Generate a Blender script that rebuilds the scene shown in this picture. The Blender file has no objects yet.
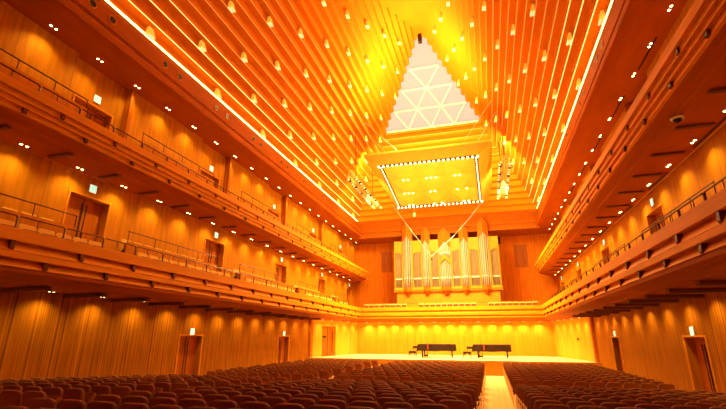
import bpy, bmesh, math, random
from mathutils import Vector, Matrix
random.seed(7)
C = bpy.context.scene.collection
PI = math.pi
# ---------------------------------------------------------------- coordinates
# x across the hall (0 = hall axis), y along the hall towards the organ, z up (0 = flat stalls floor)
CX, CZ = 3.43, 2.40          # camera x and z in those coordinates
HW = 10.0                    # half width between side walls
Y0, YB = -7.0, 43.5          # rear wall, organ-end wall
STAGE = 0.93

# ---------------------------------------------------------------- materials
def new_mat(name):
    m = bpy.data.materials.new(name); m.use_nodes = True
    return m, m.node_tree.nodes, m.node_tree.links, m.node_tree.nodes['Principled BSDF']
def plain(name, col, rough=.5, metal=0, noise=.12, scale=6.0, emit=0, ecol=None):
    m, N, L, b = new_mat(name)
    b.inputs['Roughness'].default_value = rough; b.inputs['Metallic'].default_value = metal; b.inputs['Specular IOR Level'].default_value = .2
    tc = N.new('ShaderNodeTexCoord'); nz = N.new('ShaderNodeTexNoise'); nz.inputs['Scale'].default_value = scale
    mx = N.new('ShaderNodeMixRGB'); L.new(tc.outputs['Object'], nz.inputs['Vector']); L.new(nz.outputs['Fac'], mx.inputs['Fac'])
    mx.inputs['Color1'].default_value = (*[c*(1-noise) for c in col], 1); mx.inputs['Color2'].default_value = (*[min(1, c*(1+noise)) for c in col], 1)
    L.new(mx.outputs['Color'], b.inputs['Base Color'])
    if emit:
        b.inputs['Emission Color'].default_value = (*(ecol or col), 1); b.inputs['Emission Strength'].default_value = emit
    return m
def wood(name, col, grain=(2.0, 2.0, .25), amt=.22, rough=.7, slat=None, panel=None, slat_amt=.45):
    """grain: scale of the streak noise per axis; slat: (axis, frequency) of fine vertical ribs; panel: (axis, spacing) of joints"""
    m, N, L, b = new_mat(name); b.inputs['Roughness'].default_value = rough; b.inputs['Specular IOR Level'].default_value = .05
    g = N.new('ShaderNodeNewGeometry'); mp = N.new('ShaderNodeMapping'); L.new(g.outputs['Position'], mp.inputs['Vector'])
    mp.inputs['Scale'].default_value = grain
    nz = N.new('ShaderNodeTexNoise'); nz.inputs['Scale'].default_value = 3.0; nz.inputs['Detail'].default_value = 5; L.new(mp.outputs['Vector'], nz.inputs['Vector'])
    rp = N.new('ShaderNodeMapRange'); rp.inputs['From Min'].default_value = .3; rp.inputs['From Max'].default_value = .7
    rp.inputs['To Min'].default_value = 1-amt; rp.inputs['To Max'].default_value = 1+amt*.6; L.new(nz.outputs['Fac'], rp.inputs['Value'])
    fac = rp.outputs['Result']
    sep = N.new('ShaderNodeSeparateXYZ'); L.new(g.outputs['Position'], sep.inputs['Vector'])
    def mul(a, bb):
        n = N.new('ShaderNodeMath'); n.operation = 'MULTIPLY'; L.new(a, n.inputs[0])
        if isinstance(bb, float): n.inputs[1].default_value = bb
        else: L.new(bb, n.inputs[1])
        return n.outputs[0]
    if slat:                      # irregular ribs: 1D noise along an axis
        cb = N.new('ShaderNodeCombineXYZ'); L.new(mul(sep.outputs[slat[0]], float(slat[1])), cb.inputs[0])
        n2 = N.new('ShaderNodeTexNoise'); n2.inputs['Scale'].default_value = 1.0; n2.inputs['Detail'].default_value = 3; L.new(cb.outputs[0], n2.inputs['Vector'])
        r2 = N.new('ShaderNodeMapRange'); r2.inputs['From Min'].default_value = .35; r2.inputs['From Max'].default_value = .62
        r2.inputs['To Min'].default_value = 1-slat_amt; r2.inputs['To Max'].default_value = 1.15; L.new(n2.outputs['Fac'], r2.inputs['Value'])
        fac = mul(fac, r2.outputs['Result'])
    if panel:
        fr = N.new('ShaderNodeMath'); fr.operation = 'FRACT'; L.new(mul(sep.outputs[panel[0]], 1.0/panel[1]), fr.inputs[0])
        gt = N.new('ShaderNodeMath'); gt.operation = 'GREATER_THAN'; gt.inputs[1].default_value = .012/panel[1]; L.new(fr.outputs[0], gt.inputs[0])
        r3 = N.new('ShaderNodeMapRange'); r3.inputs['To Min'].default_value = .45; r3.inputs['To Max'].default_value = 1; L.new(gt.outputs[0], r3.inputs['Value'])
        fac = mul(fac, r3.outputs['Result'])
    sc = N.new('ShaderNodeVectorMath'); sc.operation = 'SCALE'; sc.inputs[0].default_value = col; L.new(fac, sc.inputs['Scale'])
    L.new(sc.outputs['Vector'], b.inputs['Base Color'])
    return m
def glow(name, col, s):
    m, N, L, b = new_mat(name)
    b.inputs['Base Color'].default_value = (*col, 1); b.inputs['Emission Color'].default_value = (*col, 1); b.inputs['Emission Strength'].default_value = s
    return m
WOODC = (.66, .185, .022)
M = dict(
    lampbox = plain('lamp_box_wood_lit', (.90, .62, .12), .6, emit=.36, ecol=(1, .62, .06)),  # weak glow added so the wooden faces look lit
    pipeflat = plain('pipe_tin_shaded', (.25, .15, .06), .4, .2, noise=.15, scale=2),  # pipe tin darkened to paint the shade of the recessed flats
    beam = plain('soffit_beam', (.17, .05, .008), .6),
    lensdim = glow('small_downlight_lens', (1, .8, .3), 8),
    slat = wood('slatted_wall_wood', (.47, .145, .004), slat=(1, 13), slat_amt=.6, panel=(1, 1.8875)),
    wall = wood('panel_wall_wood', (.58, .20, .005), panel=(1, 1.8875)),
    stagewall = wood('stage_wall_wood', (.80, .35, .022), grain=(2, 2, .2), amt=.1, slat=(0, 4), slat_amt=.06, panel=(0, 1.27)),
    backwall = wood('organ_wall_wood', (.60, .14, .004), slat=(0, 7), slat_amt=.15),
    vault = wood('vault_wood', (.72, .215, .006), grain=(.6, .15, 2.0), amt=.08, rough=.75),
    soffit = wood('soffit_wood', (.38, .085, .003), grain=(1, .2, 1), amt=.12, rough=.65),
    fascia = wood('fascia_wood', (.72, .25, .006), grain=(.5, .12, 2.5), amt=.14, rough=.65),
    fasciadark = wood('recess_wood', (.36, .09, .003), grain=(.5, .12, 2.5), amt=.14, rough=.4),
    block = wood('bracket_wood', (.16, .045, .005), rough=.5),
    dark = plain('dark_slot', (.05, .016, .005), .6),
    black = plain('black_metal', (.012, .010, .009), .4),
    rail = plain('bronze_rail', (.10, .035, .012), .35, .6),
    railtop = plain('brass_rail', (.55, .30, .10), .25, .9),
    door = wood('door_wood', (.50, .13, .008), grain=(3, 3, .2)),
    stalls = wood('stalls_floor_wood', (.78, .50, .17), grain=(1.2, .3, 1), amt=.12, rough=.35, panel=(0, .24)),
    stage = wood('stage_floor_wood', (.88, .66, .32), grain=(.3, 2, 1), amt=.08, rough=.25, panel=(1, .3)),
    seat = plain('seat_fabric', (.235, .062, .004), .85, noise=.2, scale=30),
    seatback = plain('seat_fabric_back', (.235, .062, .004), .8, noise=.2, scale=30),
    seatwood = plain('seat_arm_wood', (.80, .40, .08), .3, noise=.2, scale=12),
    bseat = plain('balcony_seat_shell', (.85, .46, .05), .8, noise=.1),
    bcush = plain('balcony_seat_cushion', (.30, .05, .02), .85),
    organ = wood('organ_case_wood', (.50, .215, .012), grain=(2, 2, .3), amt=.12, rough=.35),
    organb = wood('organ_base_wood', (.52, .20, .012), grain=(2, 2, .3), amt=.12, rough=.4),
    organt = wood('organ_tower_wood', (.44, .115, .006), grain=(2, 2, .3), amt=.12, rough=.4),
    pipe = plain('pipe_tin', (.36, .26, .15), .4, .2, noise=.08, scale=2),
    pipedark = plain('pipe_foot', (.26, .13, .05), .4, .4),
    mouth = plain('pipe_mouth', (.55, .46, .34), .35, .3),
    canopy = wood('canopy_wood', (.80, .40, .04), grain=(.6, .6, .6), amt=.06, rough=.4),
    white = plain('white_paint', (.85, .84, .80), .5, noise=.03),
    sky = plain('skylight_blind', (.10, .10, .10), .9, noise=.02, emit=.47, ecol=(1, .90, .68)),
    bulb = glow('bulb_glass', (1, .84, .36), 9),
    lens = glow('downlight_lens', (1, .76, .24), 16),
    lenss = glow('lamp_box_lens', (1, .80, .50), .75),
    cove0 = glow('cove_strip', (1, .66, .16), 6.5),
    lip_glow1 = glow('lip_highlight', (1, .60, .16), 1.3),  # glow painted on the upper lips for caught light
    lip_glow2 = glow('lip_highlight_soft', (1, .52, .10), .26),  # fainter lip light, painted as glow too
    signw = glow('exit_sign_face', (.62, 1, .80), .8),
    signg = glow('exit_sign_green', (.05, .55, .25), .9),
    pcover = plain('piano_cover', (.035, .014, .005), .95, noise=.3, scale=8),
    ptrim = plain('piano_cover_trim', (.55, .05, .015), .6),
    plack = plain('piano_black', (.02, .012, .008), .15),
    brass = plain('brass', (.75, .42, .12), .3, .8),
    chairseat = plain('chair_leather', (.05, .03, .02), .5),
    steel = plain('steel_wire', (.75, .68, .55), .4, .6),
    truss = plain('lighting_truss', (.85, .62, .22), .45, .3),
    lamph = plain('spotlight_housing', (.88, .72, .36), .4, .3),
    grille = wood('grille_wood', (.42, .10, .018), slat=(0, 22), slat_amt=.4),
)

# ---------------------------------------------------------------- mesh helpers
class MB:
    def __init__(s): s.v = []; s.f = []
    def add(s, vs, fs):
        n = len(s.v); s.v += [tuple(p) for p in vs]; s.f += [tuple(n+i for i in f) for f in fs]; return s
    def box(s, x0, x1, y0, y1, z0, z1, mat=None):
        vs = [Vector((x, y, z)) for x in (x0, x1) for y in (y0, y1) for z in (z0, z1)]
        if mat: vs = [mat @ p for p in vs]
        return s.add(vs, [(0,1,3,2),(4,6,7,5),(0,4,5,1),(2,3,7,6),(0,2,6,4),(1,5,7,3)])
    def prism(s, poly, h0, h1, f):
        """poly: list of 2D points, f(u,v,h) -> 3D"""
        n = len(poly)
        vs = [f(u, v, h0) for u, v in poly] + [f(u, v, h1) for u, v in poly]
        return s.add(vs, [tuple(range(n-1, -1, -1)), tuple(range(n, 2*n))] + [(i, (i+1) % n, n+(i+1) % n, n+i) for i in range(n)])
    def cyl(s, a, b, r, r2=None, n=10, caps=True):
        a = Vector(a); b = Vector(b); r2 = r if r2 is None else r2
        d = (b-a).normalized(); u = d.orthogonal().normalized(); w = d.cross(u)
        vs = []
        for p, q in ((a, r), (b, r2)):
            for i in range(n):
                t = 2*PI*i/n; vs.append(p + u*math.cos(t)*q + w*math.sin(t)*q)
        fs = [(i, (i+1) % n, n+(i+1) % n, n+i) for i in range(n)]
        if caps: fs += [tuple(range(n-1, -1, -1)), tuple(range(n, 2*n))]
        return s.add(vs, fs)
    def tube(s, pts, r, n=6):
        for a, b in zip(pts[:-1], pts[1:]): s.cyl(a, b, r, n=n)
        return s
    def sphere(s, c, r, n=8, m=5, sz=1):
        vs = [Vector((c[0], c[1], c[2]-r*sz))]
        for j in range(1, m):
            t = PI*j/m
            for i in range(n): vs.append(Vector((c[0]+r*math.sin(t)*math.cos(2*PI*i/n), c[1]+r*math.sin(t)*math.sin(2*PI*i/n), c[2]-r*sz*math.cos(t))))
        vs.append(Vector((c[0], c[1], c[2]+r*sz))); k = len(vs)-1
        fs = [(0, 1+(i+1) % n, 1+i) for i in range(n)]
        for j in range(m-2):
            for i in range(n): fs.append((1+j*n+i, 1+j*n+(i+1) % n, 1+(j+1)*n+(i+1) % n, 1+(j+1)*n+i))
        fs += [(k, 1+(m-2)*n+i, 1+(m-2)*n+(i+1) % n) for i in range(n)]
        return s.add(vs, fs)
    def sweep(s, path, close=False):
        """path: list of rings (each a list of points of equal length); skins them"""
        n = len(path[0]); base = len(s.v)
        for r in path: s.v += [tuple(p) for p in r]
        for j in range(len(path)-1):
            for i in range(n if close else n-1):
                a = base+j*n+i; b = base+j*n+(i+1) % n
                s.f.append((a, b, b+n, a+n))
        return s
    def build(s, name, mat, parent=None, smooth=False, bevel=0, loc=None):
        me = bpy.data.meshes.new(name); me.from_pydata(s.v, [], s.f)
        bm = bmesh.new(); bm.from_mesh(me); bmesh.ops.recalc_face_normals(bm, faces=bm.faces)
        if bevel: bmesh.ops.bevel(bm, geom=[e for e in bm.edges if len(e.link_faces) == 2 and e.calc_face_angle(0) > .6], offset=bevel, segments=2, profile=.6, affect='EDGES')
        bm.to_mesh(me); bm.free(); me.materials.append(mat)
        if smooth:
            for p in me.polygons: p.use_smooth = True
        o = bpy.data.objects.new(name, me); C.objects.link(o)
        if parent: o.parent = parent
        if loc is not None: o.location = loc
        return o
def tag(o, label, cat, group=None, kind=None):
    o['label'] = label; o['category'] = cat
    if group: o['group'] = group
    if kind: o['kind'] = kind
    return o
def thing(name, label, cat, loc=(0, 0, 0), rz=0, group=None):
    o = bpy.data.objects.new(name, None); C.objects.link(o); o.location = loc; o.rotation_euler = (0, 0, rz); o.empty_display_size = .1
    return tag(o, label, cat, group)
def struct(o): o['kind'] = 'structure'; return o
def dup(root, loc=None, rot=None, label=None, group=None, scale=None):
    r = root.copy(); C.objects.link(r)
    if loc is not None: r.location = loc
    if rot is not None: r.rotation_euler = rot
    if scale is not None: r.scale = scale
    if label: r['label'] = label
    if group: r['group'] = group
    for ch in list(root.children):
        c = ch.copy(); C.objects.link(c); c.parent = r
        for gch in list(ch.children):
            d = gch.copy(); C.objects.link(d); d.parent = c
    return r
ORD = ['', 'first', 'second', 'third', 'fourth', 'fifth', 'sixth', 'seventh', 'eighth', 'ninth', 'tenth', 'eleventh', 'twelfth', 'thirteenth', 'fourteenth', 'fifteenth',
       'sixteenth', 'seventeenth', 'eighteenth', 'nineteenth', 'twentieth']
def od(n):
    if n <= 20: return ORD[n]
    return {2: 'twenty-', 3: 'thirty-', 4: 'forty-'}[n//10] + ORD[n % 10] if n % 10 else {3: 'thirtieth', 4: 'fortieth'}[n//10]
SIDE = {-1: 'left', 1: 'right'}
LT = (1.0, .72, .20)       # warm lamp colour
def lamp(kind, loc, power, col=LT, target=None, size=.1, size_y=None, angle=1.5, blend=.6, name='lamp'):
    d = bpy.data.lights.new(name, kind); d.energy = power; d.color = col
    if kind == 'SPOT': d.spot_size = angle; d.spot_blend = blend; d.shadow_soft_size = size
    elif kind == 'AREA':
        d.size = size
        if size_y: d.shape = 'RECTANGLE'; d.size_y = size_y
    else: d.shadow_soft_size = size
    o = bpy.data.objects.new(name, d); C.objects.link(o); o.location = loc
    if target is not None: o.rotation_euler = (Vector(target)-Vector(loc)).to_track_quat('-Z', 'Y').to_euler()
    return o

# ---------------------------------------------------------------- camera
F_PX, YAW, PITCH, ROLL = 420.54, -0.281347, 0.306071, 0.003348
cam = bpy.data.cameras.new('camera'); co = bpy.data.objects.new('camera', cam); C.objects.link(co)
fw = Vector((math.sin(YAW)*math.cos(PITCH), math.cos(YAW)*math.cos(PITCH), math.sin(PITCH)))
rt = Vector((math.cos(YAW), -math.sin(YAW), 0)); up = rt.cross(fw)
rt2 = math.cos(ROLL)*rt + math.sin(ROLL)*up; up2 = -math.sin(ROLL)*rt + math.cos(ROLL)*up
co.matrix_world = Matrix(((rt2.x, up2.x, -fw.x, CX), (rt2.y, up2.y, -fw.y, 0), (rt2.z, up2.z, -fw.z, CZ), (0, 0, 0, 1)))
cam.sensor_width = 36; cam.lens = F_PX*36/726; cam.clip_end = 200
bpy.context.scene.camera = co
def pix(x, y, z):
    d = Vector((x-CX, y, z-CZ)); q = d.dot(fw)
    if q < .3: return None
    return 363+F_PX*d.dot(rt2)/q, 204.5-F_PX*d.dot(up2)/q

# ================================================================= SETTING
SH = {-1: 0.0, 1: -.35}         # the two sides are very slightly out of step
LOWD = [17.6, 27.2]; MIDD = [3.55, 11.1, 18.6, 26.2, 33.8, 41.4]; UPD = [3.6, 10.65, 17.8, 24.95, 32.0, 39.0]
# --- stalls floor: flat towards the stage, raked behind the cross aisle
def floor_z(y): return max(0.0, (16.4-y)*.056)
fm = MB()
fm.sweep([[(-HW-.4, y, floor_z(y)) , (HW+.4, y, floor_z(y))] for y in (Y0-.3, 16.4, 31.6)])
fm.add([(-HW-.4, Y0-.3, -.4), (HW+.4, Y0-.3, -.4), (HW+.4, 31.6, -.4), (-HW-.4, 31.6, -.4)], [(0,1,2,3)])
struct(fm.build('floor', M['stalls']))
# --- stage platform
st = MB()
SW = 1.35/8.35
def sx(y): return HW-(y-31.75)*SW
st.prism([(-9.99, 31.2), (9.99, 31.2), (9.99, 31.75), (sx(40.1)-.01, 40.09), (-sx(40.1)+.01, 40.09), (-9.99, 31.75)], 0, STAGE, lambda u, v, h: Vector((u, v, h)))
so = st.build('stage', M['stage']); tag(so, 'broad pale wooden concert stage in front of the organ balcony', 'stage')
ed = MB(); ed.box(-10.0, 10.0, 31.16, 31.2, STAGE-.05, STAGE+.002); ed.build('stage_edge', M['organ'], so)
ed = MB(); ed.box(-10.0, 10.0, 31.17, 31.2, .0, STAGE-.05); ed.build('front_panel', M['organb'], so)

# --- side walls, each a mesh with recessed door bays
def wall_side(s):
    m = MB()
    def piece(y0, y1, z0, z1, w=HW, t=.6): m.box(s*w, s*(w+t), y0, y1, z0, z1)
    # lower storey, to the stage corner
    ds = [d+SH[s] for d in LOWD]; y = Y0
    for d in ds:
        piece(y, d-.8, -.1, 3.74); piece(d-.8, d+.8, 2.44, 3.74); piece(d-.8, d+.8, -.1, 2.46, HW+.32, .28); y = d+.8
    piece(y, 31.75, -.1, 3.74)
    return m.build('wall_'+SIDE[s], M['slat'])
def wall_mid(s):
    m = MB()
    def piece(y0, y1, z0, z1, w=HW, t=.6): m.box(s*w, s*(w+t), y0, y1, z0, z1)
    y = Y0
    for d in [q+SH[s] for q in MIDD]:
        piece(y, d-.8, 3.74, 7.9); piece(d-.8, d+.8, 7.15, 7.9); piece(d-.8, d+.8, 3.74, 7.17, HW+.3, .3); y = d+.8
    piece(y, YB+.3, 3.74, 7.9)
    y = Y0
    for d in [q+SH[s] for q in UPD]:
        # recessed bay round each door of the top balcony
        piece(y, d-1.15, 7.9, 12.2, 10.0, .6)
        piece(d-1.15, d-.8, 7.9, 12.2, 10.22, .4); piece(d+.8, d+1.25, 7.9, 12.2, 10.22, .4)
        piece(d-.8, d+.8, 10.65, 12.2, 10.22, .4); piece(d-.8, d+.8, 7.9, 10.67, 10.52, .1); y = d+1.25
    piece(y, YB+.3, 7.9, 12.2, 10.0, .6)
    return m.build('wall_'+SIDE[s]+'_upper', M['wall'])
for s in (-1, 1):
    a = struct(wall_side(s)); b = wall_mid(s); b.parent = a; b.name = 'upper_panelling'
# --- slanted walls beside the stage, with the stage door on the left
def stage_wall(s):
    m = MB()
    L = math.hypot(8.35, 1.35); ang = math.atan2(1.35, 8.35)
    def P(t, z, o=0):            # t along the wall from the corner, o outwards
        return Vector((s*(HW - t*math.sin(ang) + o*math.cos(ang)), 31.75 + t*math.cos(ang) + o*math.sin(ang), z))
    def piece(t0, t1, z0, z1, o0=0, o1=.4):
        vs = [P(t, z, o) for t in (t0, t1) for o in (o0, o1) for z in (z0, z1)]
        m.add(vs, [(0,1,3,2),(4,6,7,5),(0,4,5,1),(2,3,7,6),(0,2,6,4),(1,5,7,3)])
    if s < 0:
        piece(0, 1.85, STAGE-.1, 3.95); piece(1.85, 4.15, 3.27, 3.95); piece(1.85, 4.15, STAGE-.1, 3.29, .25, .4); piece(4.15, L+.1, STAGE-.1, 3.95)
    else: piece(0, L+.1, STAGE-.1, 3.95)
    return m.build('wall_stage_'+SIDE[s], M['stagewall']), P
swl, PL = stage_wall(-1); struct(swl); swr, PR = stage_wall(1); struct(swr)
# --- pilasters where the hall wall meets the stage wall
for i, s in enumerate((-1, 1)):
    m = MB(); m.box(s*9.82, s*10.0, 31.5, 31.95, 0, 3.8)
    struct(m.build('trim_%d' % (i+1), M['door']))
m = MB(); m.box(-9, 9, 40.1, 40.5, STAGE-.1, 3.85); struct(m.build('wall_stage_back', M['stagewall']))
m = MB(); m.box(-HW-.6, HW+.6, YB, YB+.4, 3.0, 13); struct(m.build('wall_back', M['backwall']))
m = MB(); m.box(-HW-.6, HW+.6, Y0-.4, Y0, -.4, 14); struct(m.build('wall_rear', M['wall']))
# --- fins of the top balcony wall
k = 3
for s in (-1, 1):
    for d in UPD:
        m = MB(); m.box(s*9.90, s*10.0, d+1.25+SH[s], d+1.40+SH[s], 8.3, 12.1); struct(m.build('trim_%d' % k, M['door'])); k += 1

# --- ceiling: side soffits, fascia, and the stepped pyramid vault
ZS = 12.15                     # side soffit
N = 26; ZB, ZA = 13.5, 25.36; WB = 8.5; YN, YF, YA = -6.0, 39.2, 28.35
rise = (ZA-ZB)/N
def ring(k):
    t = k/N
    return WB*(1-t)+.25*t, YN+(YA-.8-YN)*t, YF+(YA-YF)*t
ce = MB()
prof = [(10.7, ZS), (8.75, ZS), (8.45, ZS-.03), (8.30, ZS-.06), (8.27, ZS+.02), (8.30, ZS+.18), (8.42, ZS+.36), (8.38, ZS+.38), (8.42, ZS+.44), (8.38, ZS+.46), (8.40, ZS+.60), (8.40, 13.30), (8.50, 13.36), (8.50, ZB)]
def ceil_loop(w, z):
    e = w-8.5
    yf = 39.2+e*1.0 if z > 13.0 else 39.2 + (w-8.5) + (13.36-z)*.9
    yf = min(yf, YB+.2) if w < 9 else YB+.2
    return [Vector((-w, Y0-.2, z)), Vector((-w, yf, z)), Vector((w, yf, z)), Vector((w, Y0-.2, z))]
ce.sweep([ceil_loop(w, z) for w, z in prof])
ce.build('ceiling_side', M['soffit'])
ceil_side = bpy.data.objects['ceiling_side']
va = MB()
SKY0 = 14                       # step at which the far face gives way to the skylight
LIP = .05
for k in range(N):
    w, yn, yf = ring(k); w1, yn1, yf1 = ring(k+1); z = ZB+k*rise; z1 = z+rise
    def loop(w, yn, yf, z): return [Vector((-w, yn, z)), Vector((-w, yf, z)), Vector((w, yf, z)), Vector((w, yn, z))]
    # riser leans back a little, ends in a small lip that hangs below the next tread
    rings = [loop(w, yn, yf, z), loop(w-.05, yn+.05, yf-.05, z), loop(w-.05, yn+.05, yf-.05, z+.05), loop(w-.01, yn+.01, yf-.01, z+.055), loop(w-.03, yn+.03, yf-.03, z1-.04), loop(w-.07, yn+.07, yf-.07, z1), loop(w1, yn1, yf1, z1)]
    for a, b in zip(rings[:-1], rings[1:]):
        for i in range(4):
            j = (i+1) % 4
            if i == 1 and k >= SKY0: continue
            va.add([a[i], a[j], b[j], b[i]], [(0, 1, 2, 3)])
    if k >= SKY0:               # reveals beside the skylight are closed by the window surround
        pass
w, yn, yf = ring(N); va.add([(-w, yn, ZA), (-w, yf, ZA), (w, yf, ZA), (w, yn, ZA)], [(0,1,2,3)])
vault = struct(va.build('ceiling', M['vault']))
ceil_side.parent = vault
# near strip between the rear wall and the vault
m = MB(); m.box(-WB, WB, Y0, YN, ZB-.05, ZB); m.build('ceiling_rear_strip', M['vault'], vault)
# cove lamp on the lowest lip; glowing strips above paint lit lip edges
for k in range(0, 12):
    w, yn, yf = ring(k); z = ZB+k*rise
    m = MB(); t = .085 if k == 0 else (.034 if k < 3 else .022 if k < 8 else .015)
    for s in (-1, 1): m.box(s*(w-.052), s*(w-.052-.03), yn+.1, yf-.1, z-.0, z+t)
    m.build('cove_lip_glow', M['cove0'] if k == 0 else M['lip_glow1'] if k < 4 else M['lip_glow2'], vault)
for k in range(9, SKY0):  # same painted lip light across the far face
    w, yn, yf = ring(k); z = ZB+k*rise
    m = MB(); m.box(-w+.06, w-.06, yf-.085, yf-.055, z, z+.03); m.build('cove_lip_glow', M['lip_glow2'], vault)
# --- skylight in the far face
def far_pt(x, z, o=0):
    t = (z-ZB)/(ZA-ZB); return Vector((x, YF+(YA-YF)*t-o*.75, z-o*.66))
sk = MB(); zb = ZB+SKY0*rise-.02; wb = ring(SKY0)[0]+.3
sk.add([far_pt(-wb, zb, -.12), far_pt(wb, zb, -.12), far_pt(.5, ZA+.1, -.12), far_pt(-.5, ZA+.1, -.12)], [(0,1,2,3)])
sky = struct(sk.build('window_1', M['sky']))
sill = MB(); sill.box(-wb+.2, wb-.2, far_pt(0, zb).y-.12, far_pt(0, zb).y+.2, zb-.10, zb+.02); sill.build('window_sill', M['vault'], sky)
NR = 5; zt = ZA-.1
def node(r, i):                  # row r below the apex, i-th node
    f = [0, .30, .53, .765, 1.0][r]; z = zt+(zb+.1-zt)*f; sp = 1.72*f/ .765/1.0
    x = (i-r/2)*(2*(ring(SKY0)[0])*f/max(r, 1)) if r else 0
    return far_pt(x*.98, z, .12)
for r in range(1, 5):
    for i in range(r):
        b = MB(); b.cyl(node(r, i), node(r, i+1), .085, n=6); b.build('window_bar', M['white'], sky)
    for i in range(r):
        if r < 4 or True:
            a0 = node(r-1, i); 
            for j in (0, 1):
                if (i == 0 and j == 0) or (i == r-1 and j == 1): continue
                b = MB(); b.cyl(a0, node(r, i+j), .06, n=6); b.build('window_bar', M['white'], sky)
# small dark ventilator at the apex
m = MB(); m.box(-.14, .14, YA-.55, YA-.2, ZA-.7, ZA+.0); tag(m.build('ventilator', M['dark']), 'small dark box hanging in the tip of the vault', 'ventilator')
# --- fascia bands over the organ
m = MB()
m.box(-8.6, 8.6, 40.0, 40.25, 11.95, 12.45); m.box(-8.6, 8.6, 39.75, 40.1, 12.45, 12.95); m.box(-8.6, 8.6, 40.25, YB, 12.1, 12.4)
struct(m.build('trim_40', M['soffit']))
m = MB(); m.box(-5.2, 5.2, YB-.06, YB, 11.35, 12.1); struct(m.build('trim_41', M['dark']))  # dark sheet painting the shadow zone under the fascia

# ================================================================= DOORS AND SIGNS
dn = [1]
def door(s, y, z0, h, w, dark=.0, base=HW):
    x = s*(base+.3)
    m = MB(); m.box(x-.03, x+.03, y-.8, y+.8, z0, z0+h)
    o = struct(m.build('door_%d' % dn[0], M['door'])); dn[0] += 1
    j = MB(); j.box(x-s*.035-.005, x-s*.035+.005, y-.012, y+.012, z0, z0+h); j.build('door_gap', M['black'], o)
    for q in (-1, 1):
        b = MB(); b.tube([(x-s*.10, y+q*.07, z0+.35), (x-s*.10, y+q*.10, z0+h-.22)], .022, 8)
        b.cyl((x-s*.10, y+q*.10, z0+.5), (x-s*.03, y+q*.10, z0+.5), .012); b.cyl((x-s*.10, y+q*.10, z0+h-.4), (x-s*.03, y+q*.10, z0+h-.4), .012)
        b.build('door_handle', M['rail'], o)
    f = MB()                     # slim raised architrave on the wall face
    xf = s*(base-.02)
    f.box(xf-.02, xf+.02, y-.87, y-.8, z0, z0+h+.07); f.box(xf-.02, xf+.02, y+.8, y+.87, z0, z0+h+.07); f.box(xf-.02, xf+.02, y-.8, y+.8, z0+h, z0+h+.07)
    f.build('door_frame', M['fascia'], o)
    return o
def sign_proto():
    t = thing('exit_sign', '', 'sign', group='lit exit signs over the doors')
    m = MB(); m.box(-.035, 0, -.19, .19, -.19, .19); m.build('housing', M['white'], t, bevel=.01)
    m = MB(); m.box(.0, .008, -.17, .17, -.17, .17); m.build('sign_face', M['signw'], t)
    m = MB()                      # running figure leaving through a doorway
    X = .010
    def fl(pts): m.prism(pts, X-.002, X+.002, lambda u, v, h: Vector((h, u, v)))
    fl([(.03, -.13), (.13, -.13), (.13, .13), (.03, .13), (.03, .11), (.11, .11), (.11, -.11), (.03, -.11)])
    fl([(-.03+.025*math.cos(a), .085+.025*math.sin(a)) for a in [i*PI/4 for i in range(8)]])
    fl([(-.06, .05), (-.01, .05), (.0, -.02), (-.04, -.03)]); fl([(-.01, .045), (.05, .01), (.045, -.005), (-.01, .02)]); fl([(-.06, .05), (-.11, .0), (-.10, -.012), (-.05, .025)])
    fl([(-.01, -.02), (.03, -.06), (.01, -.12), (-.005, -.115), (.005, -.065), (-.03, -.03)]); fl([(-.04, -.03), (-.06, -.08), (-.12, -.10), (-.115, -.115), (-.05, -.10), (-.02, -.035)])
    m.build('pictogram', M['signg'], t)
    return t
sp = sign_proto(); sp.scale = (.8, .78, .78); used = [False]
def sign(s, y, z, label, base=HW):
    loc = (s*(base-.035 if True else base), y, z); rot = (0, 0, 0 if s < 0 else PI)
    if not used[0]:
        sp.location = loc; sp.rotation_euler = rot; sp['label'] = label; used[0] = True
    else: dup(sp, loc, rot, label)
for s in (-1, 1):
    for i, d in enumerate(LOWD):
        door(s, d+SH[s], 0.0 if d > 16.4 else floor_z(d), 2.44, 1.6)
        sign(s, d+SH[s], 2.63, 'lit exit sign over the %s stalls door on the %s wall' % (('nearer', 'farther')[i], SIDE[s]))
    for i, d in enumerate(MIDD[1:]):
        if i < 4 or True: door(s, d+SH[s], 5.05, 2.10, 1.6)
        sign(s, d+SH[s], 7.50, 'lit exit sign over the %s %s lower-balcony door counted from the stalls end' % (od(i+1), SIDE[s]))
    for i, d in enumerate(UPD[1:]):
        door(s, d+SH[s], 8.55, 2.10, 1.6, base=10.22)
        if s < 0: sign(s, d+SH[s]+.05, 11.0, 'lit exit sign over the %s left top-balcony door counted from the stalls end' % od(i+1), base=10.22)
# stage door, left of the stage
def box_on(P, t0, t1, z0, z1, o0, o1, mb):
    vs = [P(t, z, o) for t in (t0, t1) for o in (o0, o1) for z in (z0, z1)]
    mb.add(vs, [(0,1,3,2),(4,6,7,5),(0,4,5,1),(2,3,7,6),(0,2,6,4),(1,5,7,3)]); return mb
sd = struct(box_on(PL, 1.85, 4.15, STAGE, 3.28, .16, .22, MB()).build('door_%d' % dn[0], M['door'])); dn[0] += 1
box_on(PL, 3.0-.03, 3.0+.03, STAGE, 3.28, .14, .16, MB()).build('door_gap', M['dark'], sd)
box_on(PL, 3.45, 4.15, STAGE, 3.28, .13, .16, MB()).build('door_leaf', M['organt'], sd)
box_on(PL, 2.05, 2.75, 2.36, 2.52, .13, .16, MB()).build('door_label', M['black'], sd)
box_on(PL, 3.70, 3.76, STAGE+.3, 2.9, .07, .12, MB()).build('door_handle', M['rail'], sd)
rp = thing('wall_panel', 'small dark rectangular control panel on the wall right of the stage', 'panel')
box_on(PR, 2.9, 3.25, 2.24, 2.42, -.03, 0, MB()).build('housing', M['black'], rp)
box_on(PR, 2.96, 3.19, 2.28, 2.38, -.035, -.03, MB()).build('cover', M['ptrim'], rp)

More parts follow.
